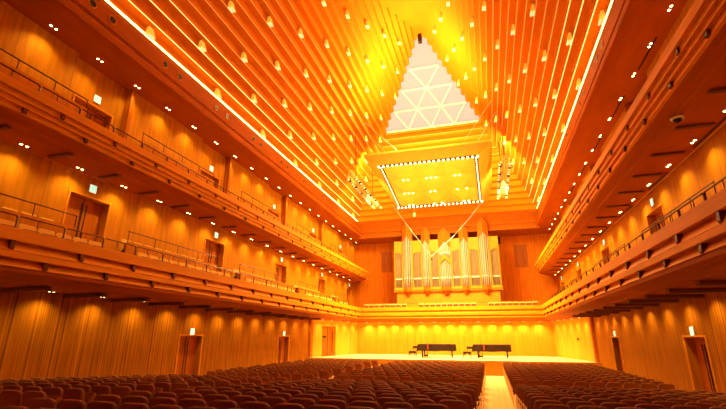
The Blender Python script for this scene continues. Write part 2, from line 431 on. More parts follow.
# ================================================================= BALCONIES
# profile of a balcony front: (half width, z) ; the front lies at half width ~7.7
LOW = dict(cap=[(8.20, 4.78), (8.12, 4.95), (8.02, 4.99), (7.74, 4.99), (7.68, 4.97)], A=[(7.68, 4.97), (7.68, 4.67)], r1=[(7.68, 4.67), (7.84, 4.67), (7.83, 4.64), (7.71, 4.43), (7.75, 4.41)], B=[(7.75, 4.41), (7.67, 4.40), (7.67, 4.25)],
           r2=[(7.67, 4.25), (7.84, 4.25), (7.83, 4.22), (7.71, 4.04), (7.76, 4.02)], cove=[(7.76, 4.02), (7.72, 4.00), (7.74, 3.92), (7.86, 3.86), (8.06, 3.82), (8.30, 3.79), (8.34, 3.76), (10.05, 3.74)])
UP = dict(cap=[(8.25, 8.50), (8.20, 8.74), (8.10, 8.78), (7.90, 8.78), (7.85, 8.76)], A=[(7.85, 8.76), (7.85, 8.52), (7.95, 8.52)], r1=[(7.95, 8.52), (7.93, 8.36), (8.02, 8.36)], B=[(8.02, 8.36), (8.00, 8.22), (8.10, 8.22)],
          r2=[(8.10, 8.22), (8.07, 8.07), (8.16, 8.06)], cove=[(8.16, 8.06), (8.20, 8.03), (8.32, 7.99), (8.50, 7.96), (8.56, 7.92), (10.05, 7.90)])
def u_path(w, z, yfront=None):
    """U-shaped run: left side, across the organ end, right side"""
    d = w-7.7
    y = 38.0+d*1.0
    return [Vector((-w, Y0, z)), Vector((-w, y, z)), Vector((w, y, z)), Vector((w, Y0, z))]
def u_sofit(w, z):
    y = 38.0+(w-7.7) if w < 9 else 40.15
    return [Vector((-w, Y0, z)), Vector((-w, y, z)), Vector((w, y, z)), Vector((w, Y0, z))]
lb = thing('balcony', 'lower U-shaped wooden balcony with stepped fascia round three sides of the hall', 'balcony')
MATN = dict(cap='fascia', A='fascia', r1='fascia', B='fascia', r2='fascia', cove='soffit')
NAMES = dict(cap='ledge', A='fascia_board', r1='recessed_panel', B='fascia_board', r2='recessed_panel', cove='soffit')
for kx in ('cap', 'A', 'r1', 'B', 'r2', 'cove'):
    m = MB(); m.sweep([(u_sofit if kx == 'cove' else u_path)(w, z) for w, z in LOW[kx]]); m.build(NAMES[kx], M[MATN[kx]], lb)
# decks: front row, back tier with its parapet, choir deck
dk = MB()
for s in (-1, 1):
    dk.box(s*8.20, s*9.02, Y0, 38.4, 4.35, 4.50); dk.box(s*9.02, s*10.0, Y0, 40, 3.76, 5.05)
dk.box(-10.0, 10.0, 38.4, YB, 4.2, 4.50)
dk.build('deck', M['stalls'], lb)
GAPS = lambda s: [(d-1.1+SH[s], d+.85+SH[s]) for d in MIDD]
def tier_runs(s, y_end=38.0, extra=.0):
    """stretches of the back tier between the door landings"""
    out = []; y = Y0+.2
    for a, b in GAPS(s):
        if a > y+1: out.append((y, min(a, y_end)))
        y = b+.15
        if y > y_end: break
    return [r for r in out if r[1]-r[0] > .8]
for s in (-1, 1):
    for a, b in tier_runs(s): pp = MB(); pp.box(s*9.0, s*9.06, a, b, 5.0, 5.72); pp.build('parapet', M['wall'], lb)
# brackets on the recessed rows
def bracket(x, y, z, h, s, parent, along='y'):
    m = MB()
    if along == 'y':
        m.prism([(0, h/2), (.14, h/2), (.14, -h/2), (.02, -h/2), (-.01, -h/4)], -.055, .055, lambda u, v, q: Vector((x+s*u, y+q, z+v)))
    return m.build('bracket', M['block'], parent)
cnt = 0
for s in (-1, 1):
    y0r = (7.4 if s < 0 else 7.15)
    for i in range(-1, 16):
        y = y0r+i*1.93
        bracket(s*7.70, y, 4.55, .24, s, lb); bracket(s*7.70, y+.95, 4.14, .22, s, lb); cnt += 2
ub = {}
for s in (-1, 1):
    u = thing('balcony', 'upper %s balcony with stepped wooden fascia along the %s wall' % (SIDE[s], SIDE[s]), 'balcony'); ub[s] = u
    def end_path(w, z):          # runs straight, then curves outwards to the wall in a rounded end
        pts = [Vector((s*w, Y0, z)), Vector((s*w, 41.0, z))]
        r = 2.3+(7.85-w)
        for i in range(1, 9):
            a = PI/2*i/8
            pts.append(Vector((s*(w+(10.05-w)*(1-math.cos(a))), 41.0+r*math.sin(a)*.98, z)))
        return pts
    for kx in ('cap', 'A', 'r1', 'B', 'r2', 'cove'):
        prof_ = UP[kx] if kx != 'cove' else UP[kx][:-1]+[(9.9, 7.90)]
        m = MB(); m.sweep([end_path(w, z) for w, z in prof_]); m.build(NAMES[kx], M[MATN[kx]], u)
    m = MB(); m.box(s*8.22, s*9.02, Y0, 42, 8.10, 8.22); m.box(s*9.02, s*9.99, Y0, 42, 7.93, 8.55); m.build('deck', M['stalls'], u)
    y = Y0+.2
    for d in UPD:
        a, b = d-1.15+SH[s], d+1.3+SH[s]
        if a > y+1 and s < 0: m = MB(); m.box(s*9.0, s*9.06, y, a, 8.5, 9.72); m.build('parapet', M['wall'], u)
        y = b
    yb = 8.0 if s < 0 else 7.6
    for i in range(-2, 18):
        y = yb+i*1.853
        if y < 41: bracket(s*7.90, y, 8.44, .15, s, u); bracket(s*8.02, y+.93, 8.145, .14, s, u)
# handrails: hooped front rail, straight back rail
def front_rail(s, y, L, z0, zt, w, parent):
    m = MB(); x = s*w
    m.tube([(x, y, z0), (x, y, zt-.05), (x, y-.05, zt), (x, y-L+.06, zt)], .022, 6)
    m.cyl((x, y, z0), (x, y, zt-.02), .034 if s > 0 else .026, n=6)
    m.cyl((x, y-L*.6, z0+.2), (x, y-L*.6, zt), .012)
    m.build('handrail', M['rail'], parent)
def back_rail(s, y0, y1, z0, zt, w, parent):
    m = MB(); x = s*w; n = max(1, round((y1-y0)/1.25))
    m.tube([(x, y0, zt), (x, y1, zt)], .022, 6)
    for i in range(n+1): yy = y0+.03+(y1-y0-.06)*i/n; m.cyl((x, yy, z0), (x, yy, zt), .014)
    m.build('handrail', M['rail'], parent)
for s in (-1, 1):
    off = 0 if s < 0 else -.1
    for i in range(24):
        y = 4.95+i*1.32+off
        if y < 37: front_rail(s, y, 1.30, 4.97, 5.37, 8.05, lb)
    for a, b in tier_runs(s):
        if b > 5: back_rail(s, a, b, 5.7, 6.10, 9.05, lb)
    for i in range(26):
        y = 3.55+i*1.27+off
        if y < 40: front_rail(s, y, 1.25, 8.76, 9.12, 8.15, ub[s])
y = Y0+.2
for d in UPD:
    a, b = d-1.15, d+1.3
    if a > y+1 and a > 4: back_rail(-1, y, a, 9.7, 10.05, 9.05, ub[-1])
    y = b
m = MB(); m.tube([(-7.6, 38.1, 5.30), (7.6, 38.1, 5.30)], .02, 6)
for i in range(9): m.cyl((-7.6+i*1.9, 38.1, 4.98), (-7.6+i*1.9, 38.1, 5.30), .014)
m.build('handrail', M['railtop'], lb)

# --- vent slots in the balcony soffits and wash lights
def slot_proto():
    m = MB(); m.box(-.45, .45, -.07, .07, -.06, 0); o = m.build('ventilation_slot', M['dark'], bevel=.015); tag(o, '', 'vent', 'long dark vent slots in the balcony undersides'); return o
slp = slot_proto(); slp.data.materials[0] = M['beam']; slu = [False]
def slot(x, y, z, label, sc=1.0):
    if not slu[0]: o = slp; slu[0] = True
    else: o = slp.copy(); C.objects.link(o)
    o.location = (x, y, z); o.scale = (sc, 1.6 if sc > 1 else 1.1, 2.0 if sc > 1 else 1); o['label'] = label
for s in (-1, 1):
    n = 0
    for i in range(-1, 17):
        y = 9.13+i*1.885+(0 if s < 0 else -.6)
        if y > 41 or y < 5: continue
        n += 1
        slot(s*9.22, y, 7.90, 'dark vent slot under the %s top balcony, %s from the stalls end' % (SIDE[s], od(n)))
        if y < 31: slot(s*9.20, y-.05, 3.74, 'dark vent slot under the %s lower balcony, %s from the stalls end' % (SIDE[s], od(n)), 1.75)
def down_proto(bright):
    t = thing('downlight', '', 'light', group='paired recessed downlights in the wooden undersides')
    for q in (-1, 1):
        m = MB(); m.cyl((0, q*.09, 0), (0, q*.09, -.02), .056, .050, 14); r = m.build('trim_ring', M['white'], t)
        m = MB(); m.cyl((0, q*.09, -.018), (0, q*.09, -.024), .041, .038, 14); m.build('lens', M['lens' if bright else 'lensdim'], t)
    return t
dps = {b: down_proto(b) for b in (True, False)}; dps[False].scale = (.6, .8, 1); du = set()
def down(x, y, z, label, power, tilt=0, rz=0, ang=2.35, bright=True):
    dp = dps[bright]
    if bright not in du: dp.location = (x, y, z); dp.rotation_euler = (0, 0, rz); dp['label'] = label; du.add(bright)
    else: dup(dp, (x, y, z), (0, 0, rz), label)
    xl = x-.1 if x > 0 else x+.1
    if power: lamp('SPOT', (xl, y, z-.04), power, target=(xl, y, z-1), size=.05, angle=ang, blend=1.0, name='downlight_lamp')
PW = 115
for s in (-1, 1):
    n = 0
    for i in range(-1, 19):
        y = 8.1+i*1.8875+(0 if s < 0 else -.55)
        if y < 5.5 or y > 41.8: continue
        n += 1
        down(s*9.60, y+.17, 7.90, 'downlight pair under the %s top balcony, %s from the stalls end' % (SIDE[s], od(n)), PW*1.0)
        if y < 31.3: down(s*9.62, y+.15, 3.74, 'downlight pair under the %s lower balcony, %s from the stalls end' % (SIDE[s], od(n)), PW*.9, bright=False, ang=2.4)
    n = 0
    for i in range(0, 20):
        y = 8.2+i*1.80+(0 if s < 0 else -.83)
        n += 1
        if y < YB-.5: down(s*9.60, y, ZS, 'downlight pair in the %s edge of the ceiling, %s from the stalls end' % (SIDE[s], od(n)), PW*1.1, ang=2.2)
m = MB(); m.box(-.03, .03, -.95, .95, -.015, 0); ts = m.build('air_slot', M['dark']); tag(ts, '', 'vent', 'thin dark air slots along the wooden undersides'); tfirst = True
for s in (1,):
    for nm, x, y0_, st_, z, c in (('edge of the ceiling', 9.68, 10.4, 3.76, ZS, 8), ('top-balcony underside', 9.80, 8.05, 3.95, 7.90, 8)):
        for i in range(c):
            o = ts if tfirst else ts.copy()
            if not tfirst: C.objects.link(o)
            tfirst = False; o.location = (s*x, y0_+.95+i*st_, z); o['label'] = 'thin dark air slot in the %s %s, %s from the stalls end' % (SIDE[s], nm, od(i+1))
# stage-side and stage-back downlights
for i in range(13):
    x = -7.63+i*1.27
    down(x, 39.7, 3.75, 'downlight pair over the back wall of the stage, %s from the left' % od(i+1), 150, rz=PI/2, bright=False)
for s in (-1, 1):
    for i in range(5):
        y = 32.9+i*1.5
        down(s*(sx(y)-.38), y, 3.755, 'downlight pair over the %s slanted stage wall, %s from the stalls' % (SIDE[s], od(i+1)), 90, bright=False)
# ================================================================= VAULT LAMP BOXES AND PORTS
def box_proto():
    t = thing('lamp_box', '', 'light', group='wooden lamp boxes studding the stepped vault')
    m = MB()      # local: +x points into the hall; wedge, deep at the bottom
    vs = [(.03, -.19, 0), (.03, .19, 0), (.23, -.18, 0), (.23, .18, 0), (.03, -.11, .42), (.03, .11, .42), (.12, -.10, .42), (.12, .10, .42)]
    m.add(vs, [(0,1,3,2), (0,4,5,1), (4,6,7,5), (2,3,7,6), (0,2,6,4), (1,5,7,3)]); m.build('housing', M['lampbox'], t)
    m = MB(); m.box(.17, .22, -.16, .16, -.02, -.0); m.box(.05, .10, -.16, .16, -.02, 0); m.build('lens', M['lenss'], t)
    return t
bp = box_proto(); bu = [False]
for s in (-1, 1):
    for j in range(0, 12):
        k = 2*j; w = WB*(1-k/N)+.25*k/N; z = ZB+k*rise+.03
        n = 0
        for i in range(-1, 9):
            y = 10.80+(2.19 if j % 2 else 0)+4.44*i+(0 if s < 0 else -.55)
            _, yn, yf = ring(k+1)
            if y > yf-.4 or y < yn+.6 or y < 6: continue
            n += 1
            lab = 'wooden lamp box on the %s vault slope, %s row up, %s from the stalls end' % (SIDE[s], od(j+1), od(n))
            loc = (s*(w-.04), y, z); rot = (0, 0, 0 if s < 0 else PI)
            if not bu[0]: bp.location = loc; bp.rotation_euler = rot; bp['label'] = lab; bu[0] = True
            else: dup(bp, loc, rot, lab)
def port_proto():
    t = thing('ceiling_port', '', 'opening', group='round dark ports in the ceiling fascia')
    m = MB(); m.cyl((0, 0, 0), (.025, 0, 0), .165, .15, 20); m.build('port_ring', M['fascia'], t)
    m = MB(); m.cyl((.024, 0, 0), (.030, 0, 0), .125, .125, 20); m.build('port_hole', M['black'], t)
    return t
pt_ = port_proto(); n = 0
for s in (-1, 1):
    n = 0
    for y in (8.4, 9.2, 11.8, 12.7, 15.3, 16.2, 18.8, 19.6, 22.2, 23.1, 25.7, 26.6, 29.2, 30.1, 32.6, 33.5):
        n += 1; lab = 'round dark port in the %s ceiling fascia, %s from the stalls end' % (SIDE[s], od(n))
        loc = (s*8.40, y, 12.98); rot = (0, 0, 0 if s < 0 else PI)
        if n == 1 and s < 0: pt_.location = loc; pt_.rotation_euler = rot; pt_['label'] = lab
        else: dup(pt_, loc, rot, lab)
# surveillance dome under the right top balcony
t = thing('dome_camera', 'dark round dome camera under the right top balcony', 'camera', (8.6, 11.7, 7.90))
m = MB(); m.cyl((0, 0, 0), (0, 0, -.04), .16, .14, 18); m.build('ring', M['white'], t)
m = MB(); m.sphere((0, 0, -.03), .11, 12, 8); m.build('dome', M['black'], t, smooth=True)

# ================================================================= SEATS
def seat_proto():
    t = thing('stalls_seat', '', 'seat', group='rows of red-brown upholstered stalls seats')
    # backrest, leaning back (local +y faces the stage)
    w, zt, zb_ = .235, .92, .38
    out = [(-w, zb_), (w, zb_), (w+.005, .80), (w-.005, .875), (w-.04, .905), (w-.10, zt), (-w+.10, zt), (-w+.04, .905), (-w+.005, .875), (-w-.005, .80)]
    m = MB()
    def B(u, v, h):
        return Vector((u, -(v-.38)*.16+h+.10, v))
    cs = .93
    ins = [(u*cs, .65+(v-.65)*.95) for u, v in out]
    m.sweep([[B(u, v, -.035) for u, v in ins], [B(u, v, -.015) for u, v in out], [B(u, v, .03) for u, v in out], [B(u, v, .05) for u, v in ins]], close=True)
    n = len(out); m.f.append(tuple(range(n-1, -1, -1))); m.f.append(tuple(3*n+i for i in range(n)))
    m.build('backrest', M['seatback'], t)
    m = MB(); m.box(-.22, .22, .0, .42, 0, .10, Matrix.Translation((0, .15, .42)) @ Matrix.Rotation(math.radians(58), 4, 'X')); m.build('seat_pan', M['seat'], t, bevel=.02)
    for q in (-1, 1):
        m = MB(); m.prism([(.02, .0), (.30, .0), (.30, .05), (.26, .08), (.26, .54), (.42, .56), (.42, .60), (-.02, .60), (-.02, .55), (.10, .53), (.10, .08), (.02, .05)], -.022, .022,
                          lambda u, v, h: Vector((q*.258+h*.4, u, v)))
        m.build('armrest', M['seatwood'], t)
    return t
proto = seat_proto()
rows = [('front', 17.85+.93*k, k+1) for k in range(14)] + [('rear', 15.28-.9325*k, k+1) for k in range(14)]
cands = []
for blk, y, r in rows:
    z = floor_z(y); sg0 = .11 if r % 2 else -.10
    P = .53
    for name, x0, cnt_ in (('left', -9.28, 10), ('centre', -2.94, 11), ('right', 4.07, 10)):
        for i in range(cnt_):
            x = x0+.265+i*P+(0 if name == 'right' else sg0)
            p = pix(x, y, z+.9)
            if p is None: continue
            px, py = p
            if -45 < px < 771 and py < 435:
                vis = -8 < px < 734 and py < 412
                cands.append((not vis, y, blk, r, name, i, x, z, cnt_))
cands.sort(key=lambda c: (c[0], c[1]))
indiv = cands[:300]; rest = cands[300:]
first = True
for nv, y, blk, r, name, i, x, z, cnt_ in indiv:
    where = 'ahead of the cross aisle' if blk == 'front' else 'behind the cross aisle'
    if name == 'right': pos = '%s seat right of the aisle' % od(i+1)
    elif name == 'centre': pos = '%s centre-block seat left of the aisle' % od(cnt_-i)
    else: pos = '%s seat from the left wall' % od(i+1)
    lab = 'red-brown seat, %s row %s, %s' % (od(r), where, pos)
    if first: proto.location = (x, y, z); proto['label'] = lab; first = False
    else: dup(proto, (x, y, z), (0, 0, 0), lab)
# the rest of the stalls seats as one object
rb = MB(); srcs = [(c.name.split('.')[0], c.data) for c in proto.children]
stuff = bpy.data.meshes.new('stalls_seats'); V = []; Fc = []; MI = []
for (nv, y, blk, r, name, i, x, z, cnt_) in rest:
    for nm, me in srcs:
        n = len(V); V += [(v.co.x+x, v.co.y+y, v.co.z+z) for v in me.vertices]
        Fc += [tuple(n+q for q in p.vertices) for p in me.polygons]
        MI += [1 if nm == 'armrest' else 0]*len(me.polygons)
stuff.from_pydata(V, [], Fc); stuff.materials.append(M['seatback']); stuff.materials.append(M['seatwood']); stuff.polygons.foreach_set('material_index', MI)
so_ = bpy.data.objects.new('stalls_seats', stuff); C.objects.link(so_)
tag(so_, 'distant red-brown stalls seats in the rows nearest the stage', 'seats', 'rows of red-brown upholstered stalls seats', 'stuff')

# balcony and choir seats
def bseat_proto():
    t = thing('folding_chair', '', 'chair', group='pale-backed seats along the balconies')
    m = MB(); out = [(-.23, .45), (.23, .45), (.235, .80), (.20, .90), (-.20, .90), (-.235, .80)]
    m.prism(out, -.05, .02, lambda u, v, h: Vector((h-(v-.4)*.14, u, v))); m.build('backrest', M['bseat'], t, bevel=.012)
    m = MB(); m.box(.03, .13, -.21, .21, .36, .74); m.build('seat_pan', M['bcush'], t, bevel=.02)
    m = MB()
    for q in (-1, 1): m.box(-.03, .10, q*.20-.02, q*.20+.02, 0, .5)
    m.build('leg', M['black'], t)
    return t
bq = bseat_proto(); bf = [True]
def bseat(x, y, z, rz, label, grp):
    if bf[0]: bq.location = (x, y, z); bq.rotation_euler = (0, 0, rz); bq['label'] = label; bq['group'] = grp; bf[0] = False
    else: dup(bq, (x, y, z), (0, 0, rz), label, grp)
for s in (-1, 1):
    rz = 0 if s < 0 else PI
    rz += -s*0.0
    runs = tier_runs(s, 37.6)
    nf = nb = 0
    for a, b in runs:
        if b < 5: continue
        # front row reaches a little further than the tier behind it
        y = a+.5
        while y < b+1.0 and y < 37.2:
            if y > 7.2: nf += 1; bseat(s*8.66, y, 4.46, rz, 'front-row seat on the %s lower balcony, %s from the stalls end' % (SIDE[s], od(nf)), 'pale-backed front seats on the lower balcony')
            y += .55
        y = a+.45
        while y < b-.3 and y < 37.2:
            if y > 7.2 and (s < 0): nb += 1; bseat(s*9.45, y, 5.0, rz, 'back-row seat on the %s lower balcony, %s from the stalls end' % (SIDE[s], od(nb)), 'pale-backed back seats on the lower balcony')
            y += .55
n = 0
for x0, c in ((-7.45, 8), (-2.3, 10), (3.75, 8)):
    for i in range(c):
        n += 1; bseat(x0+i*.51, 38.95, 4.50, -PI/2, 'pale choir seat behind the rail above the stage, %s from the left' % od(n), 'pale choir seats in front of the organ')

# ================================================================= ORGAN
OY = 39.55
og = thing('pipe_organ', 'large pipe organ with five pointed towers on the end wall', 'organ', (0, OY, 4.5))
def obox(nm, mat, x0, x1, y0, y1, z0, z1, bevel=0):      # z given in hall coordinates
    m = MB(); m.box(x0, x1, y0, y1, z0-4.5, z1-4.5); return m.build(nm, mat, og, bevel=bevel)
obox('organ_base', M['organb'], -4.6, 4.6, .0, 1.2, 4.5, 6.5)
m = MB()
for i in range(7): m.box(-4.6+i*1.53-.03, -4.6+i*1.53+.03, -.03, 0, 0, 2.0)
m.build('base_stile', M['organ'], og)
obox('ledge', M['organt'], -4.88, 4.88, -.18, 1.3, 6.42, 6.62)
obox('plinth', M['organ'], -4.84, 4.84, -.20, 1.3, 6.62, 6.84)
obox('case', M['organt'], -4.80, 4.80, .35, 1.3, 6.84, 11.2)
TW = [(-3.55, .47, 12.5, 13.05, .50), (-1.77, .40, 12.08, 12.55, .40), (0, .57, 11.78, 12.3, .48), (1.77, .40, 12.08, 12.55, .40), (3.55, .47, 12.5, 13.05, .50)]
np_ = [0]
def pipe(x, y, z0, zm, z1, r, parent, mat='pipe'):
    m = MB(); m.cyl((x, y, z0-4.5), (x, y, zm-4.5), r*.35, r, 10); m.cyl((x, y, zm-4.5), (x, y, z1-4.5), r, r, 12)
    o = m.build('organ_pipe', M[mat], parent, smooth=False); np_[0] += 1
    mm = MB(); mm.box(x-r*.55, x+r*.55, y-r-.01, y-r*.6, zm-4.5+.02, zm-4.5+.16); mm.build('pipe_mouth', M['mouth'], o)
    return o
for ti, (cx, hw, ze, zp, nose) in enumerate(TW):
    # tower cap: V-shaped in plan with a gabled top, open below for the pipes
    capb = ze-1.15
    m = MB()
    def V_(x, z, e=0): return Vector((x, -nose*(1-abs(x-cx)/hw)-.12, z-4.5))
    L_, R_ = cx-hw, cx+hw
    pb = capb+.40
    pts = [V_(L_, capb-.2), V_(L_, ze), V_(cx, zp), V_(R_, ze), V_(R_, capb-.2), V_(cx, pb)]
    bk = [Vector((p.x, .5, p.z)) for p in pts]
    m.add(pts+bk, [(0,1,2,5), (5,2,3,4), (0,6,7,1), (1,7,8,2), (2,8,9,3), (3,9,10,4), (4,10,11,5), (5,11,6,0)])
    m.build('tower_cap', M['organt'], og)
    for q in (-1, 1):
        m = MB(); m.box(cx+q*hw-.035, cx+q*hw+.035, -.16, .4, 6.84-4.5, capb-4.5); m.build('tower_post', M['organ'], og)
    # foot of the tower: V-shaped shelf tapering down
    m = MB(); a = [V_(L_, 6.84), V_(cx, 6.84), V_(R_, 6.84)]; a[1] += Vector((0, 0, 0)); b = [Vector((cx, .1, 6.0-4.5)), Vector((cx, .1, 6.84-4.5))]
    lo = [V_(L_, 6.50), V_(cx, 6.46), V_(R_, 6.50)]; tip = Vector((cx, -.02, 5.95-4.5)); bl = [Vector((L_, .1, 6.84-4.5)), Vector((R_, .1, 6.84-4.5))]; bl2 = [Vector((L_, .1, 6.5-4.5)), Vector((R_, .1, 6.5-4.5))]
    m.add([a[0], a[1], a[2], lo[0], lo[1], lo[2], tip, bl[0], bl[1], bl2[0], bl2[1]], [(0,1,4,3), (1,2,5,4), (0,7,8,2,1), (3,4,6), (4,5,6), (3,6,9), (5,10,6), (0,3,9,7), (2,8,10,5)])
    m.build('tower_foot', M['organt'], og)
    npipe = 7 if ti == 2 else 5
    for i in range(npipe):
        f = (i-(npipe-1)/2)/((npipe-1)/2); r = (hw-.05)/npipe
        x = cx+f*(hw-.05-r); y = -nose*(1-abs(f)*.9)*.8+.02
        top = capb+.40*(1-abs(f))+.05
        if ti == 2: pipe(x, y, 6.85, 7.55, 9.1+.45*(1-abs(f)), r, og)
        else: pipe(x, y, 6.85, 7.6, top-(0.0), r, og)
    if ti == 2:                    # second field of the middle tower above a gabled rail
        m = MB(); pts = [V_(L_, 8.85), V_(L_, 9.2), V_(cx, 9.75), V_(R_, 9.2), V_(R_, 8.85), V_(cx, 9.35)]; bk = [Vector((p.x, p.y+.2, p.z)) for p in pts]
        m.add(pts+bk, [(0,1,2,5), (5,2,3,4), (0,6,7,1), (1,7,8,2), (2,8,9,3), (3,9,10,4), (4,10,11,5), (5,11,6,0), (6,7,8,11), (11,8,9,10)]); m.build('gable_rail', M['organ'], og)
        for i in range(7):
            f = (i-3)/3; r = (hw-.05)/7; x = cx+f*(hw-.05-r); y = -nose*(1-abs(f)*.9)*.8+.02
            pipe(x, y, 9.5, 9.85, capb+.4*(1-abs(f)), r, og)
        m = MB(); m.box(cx-hw+.05, cx+hw-.05, .05, .1, 9.2-4.5, 9.8-4.5); m.build('field_back', M['pipedark'], og)
FL = [(-4.78, -4.06, 1), (-3.04, -2.21, -1), (-1.33, -.61, 1), (.61, 1.33, -1), (2.21, 3.04, 1), (4.06, 4.78, -1)]
for a, b, sl in FL:
    obox('flat_panel', M['organ'], a, b, .0, .35, 10.15, 11.3)
    m = MB()
    zl, zr = (10.45, 9.95) if sl > 0 else (9.95, 10.45)
    m.prism([(a, 11.3-4.5), (b, 11.3-4.5), (b, zr-4.5), (a, zl-4.5)], -.05, .06, lambda u, v, h: Vector((u, h, v))); m.build('flat_header', M['organ'], og)
    for q in (a, b):
        m = MB(); m.box(q-.04, q+.04, -.12, .35, 6.84-4.5, 11.3-4.5); m.build('case_post', M['organ'], og)
    npf = 6; wd = (b-a-.1)/npf
    for i in range(npf):
        x = a+.05+wd*(i+.5); zt_ = zl+(zr-zl)*((i+.5)/npf)
        pipe(x, .10, 6.85, 7.62, zt_+.02, wd*.47, og, 'pipeflat')
    obox('pipe_bar', M['mouth'], a+.04, b-.04, -.02, .0, 7.60, 7.70)
    obox('toe_board', M['pipedark'], a+.04, b-.04, .22, .30, 6.84, 7.5)
# sound grilles on the organ wall
for q, (a, b) in enumerate(((-7.05, -5.9), (6.4, 7.6))):
    g = thing('wall_grille', 'dark slatted rectangular grille on the end wall %s of the organ' % ('left', 'right')[q], 'grille', (0, YB, 0))
    m = MB(); m.box(a, b, -.05, 0, 8.95, 11.2 if q == 0 else 11.15); m.build('grille_panel', M['grille'], g)
    m = MB()
    for z in (8.93, 11.15): m.box(a-.03, b+.03, -.06, 0, z, z+.05)
    m.build('grille_frame', M['door'], g)

# ================================================================= ACOUSTIC CANOPY
cn = thing('acoustic_canopy', 'large coffered wooden canopy hanging over the stage, edged with bulbs', 'canopy', (0, 0, 0))
cn_in = [Vector((-3.62, 28.6, 14.80)), Vector((3.62, 28.6, 14.80)), Vector((3.72, 36.5, 13.80)), Vector((-3.72, 36.5, 13.80))]
cn_out = [Vector((-4.63, 28.0, 15.43)), Vector((4.63, 28.0, 15.43)), Vector((4.66, 36.3, 15.1)), Vector((4.25, 38.2, 14.3)), Vector((-4.25, 38.2, 14.3)), Vector((-4.66, 36.3, 15.1))]
m = MB()
iv = [p.copy() for p in cn_in]
m.add([cn_out[0], cn_out[1], iv[1], iv[0]], [(0,1,2,3)])
m.add([cn_out[1], cn_out[2], cn_out[3], iv[2], iv[1]], [(0,1,3,4), (1,2,3)])
m.add([cn_out[3], cn_out[4], iv[3], iv[2]], [(0,1,2,3)])
m.add([cn_out[4], cn_out[5], cn_out[0], iv[0], iv[3]], [(0,1,4), (1,2,3,4)])
tp = [p+Vector((0, 0, .16)) for p in cn_out]
m.add(cn_out+tp, [(i, (i+1) % 6, 6+(i+1) % 6, 6+i) for i in range(6)]+[tuple(range(6, 12))])
m.build('canopy_rim', M['canopy'], cn)
# dark lamp channel around the coffers
def q4(u, v, d=0):               # bilinear in the inner frame, d = downwards
    a = iv[0].lerp(iv[1], u); b = iv[3].lerp(iv[2], u); p = a.lerp(b, v); n = Vector((0, -.125, -.992)); return p+n*d
ch = MB()
def strip(u0, u1, v0, v1, mb, d0=0, d1=.03):
    vs = [q4(u, v, d) for u in (u0, u1) for v in (v0, v1) for d in (d0, d1)]
    mb.add(vs, [(0,1,3,2),(4,6,7,5),(0,4,5,1),(2,3,7,6),(0,2,6,4),(1,5,7,3)])
strip(0, 1, 0, .03, ch); strip(0, 1, .97, 1, ch); strip(0, .035, .03, .97, ch); strip(.965, 1, .03, .97, ch)
ch.build('lamp_channel', M['dark'], cn)
pan = MB(); nx, ny = 3, 3
for i in range(nx):
    for j in range(ny):
        u0, u1 = .05+.9*i/nx, .05+.9*(i+1)/nx; v0, v1 = .045+.91*j/ny, .045+.91*(j+1)/ny
        c = [q4(u0, v0, .0), q4(u1, v0, .0), q4(u1, v1, .0), q4(u0, v1, .0)]; ap = q4((u0+u1)/2, v0*.45+v1*.55, .42)
        pan.add(c+[ap], [(0,1,4), (1,2,4), (2,3,4), (3,0,4)])
pan.add([q4(0, 0, -.02), q4(1, 0, -.02), q4(1, 1, -.02), q4(0, 1, -.02)], [(0,1,2,3)])
pan.build('coffer_panel', M['canopy'], cn)
def bulb(p, r=.075):
    m = MB(); m.sphere((0, 0, 0), r, 8, 6); o = m.build('bulb', M['bulb'], cn, loc=p); return o
nb_ = 22
b0 = bulb(q4(0.0, .013, .08))
def bcopy(p, k=1):
    o = b0.copy(); C.objects.link(o); o.parent = cn; o.location = p; o.scale = (k, k, k)
for i in range(1, nb_): bcopy(q4(i/(nb_-1), .013, .08))
for i in range(nb_): bcopy(q4(i/(nb_-1), .987, .08))
for i in range(1, 24):
    bcopy(q4(.017, i/24, .05), .5); bcopy(q4(.983, i/24, .05), .5)
# recessed spots between the coffers
for j in range(3):
    for i in range(3):
        for e in (-1, 0, 1):
            if (i+j+e) % 4 == 3: continue
            p = q4(.05+.9*(i+.5)/3+e*.05, .045+.91*(j+.90)/3, .10)
            m = MB(); m.cyl(p, p+Vector((0, 0, -.05)), .07, .06, 10); m.build('spot_lens', M['lens'], cn)
# stays holding the canopy
def cable(pts, r, label, mat='steel', name='suspension_cable', grp=None):
    m = MB(); m.tube(pts, r, 5); o = m.build(name, M[mat]); return tag(o, label, 'cable', grp)
cable([(-1.6, 29.5, 15.5), (-4.75, 28.8, 18.7)], .013, 'thin white stay running from canopy top up to the left vault, upper of two')
cable([(-2.4, 31.0, 15.5), (-4.9, 31.6, 18.6)], .013, 'thin white stay running from canopy top up to the left vault, lower of two')
cable([(2.2, 29.3, 15.5), (4.85, 28.0, 18.6)], .013, 'thin white stay running from canopy top up to the right vault, nearer the skylight')
cable([(3.0, 30.2, 15.5), (5.15, 28.6, 18.0)], .013, 'thin white stay running from canopy top up to the right vault, outer of two')
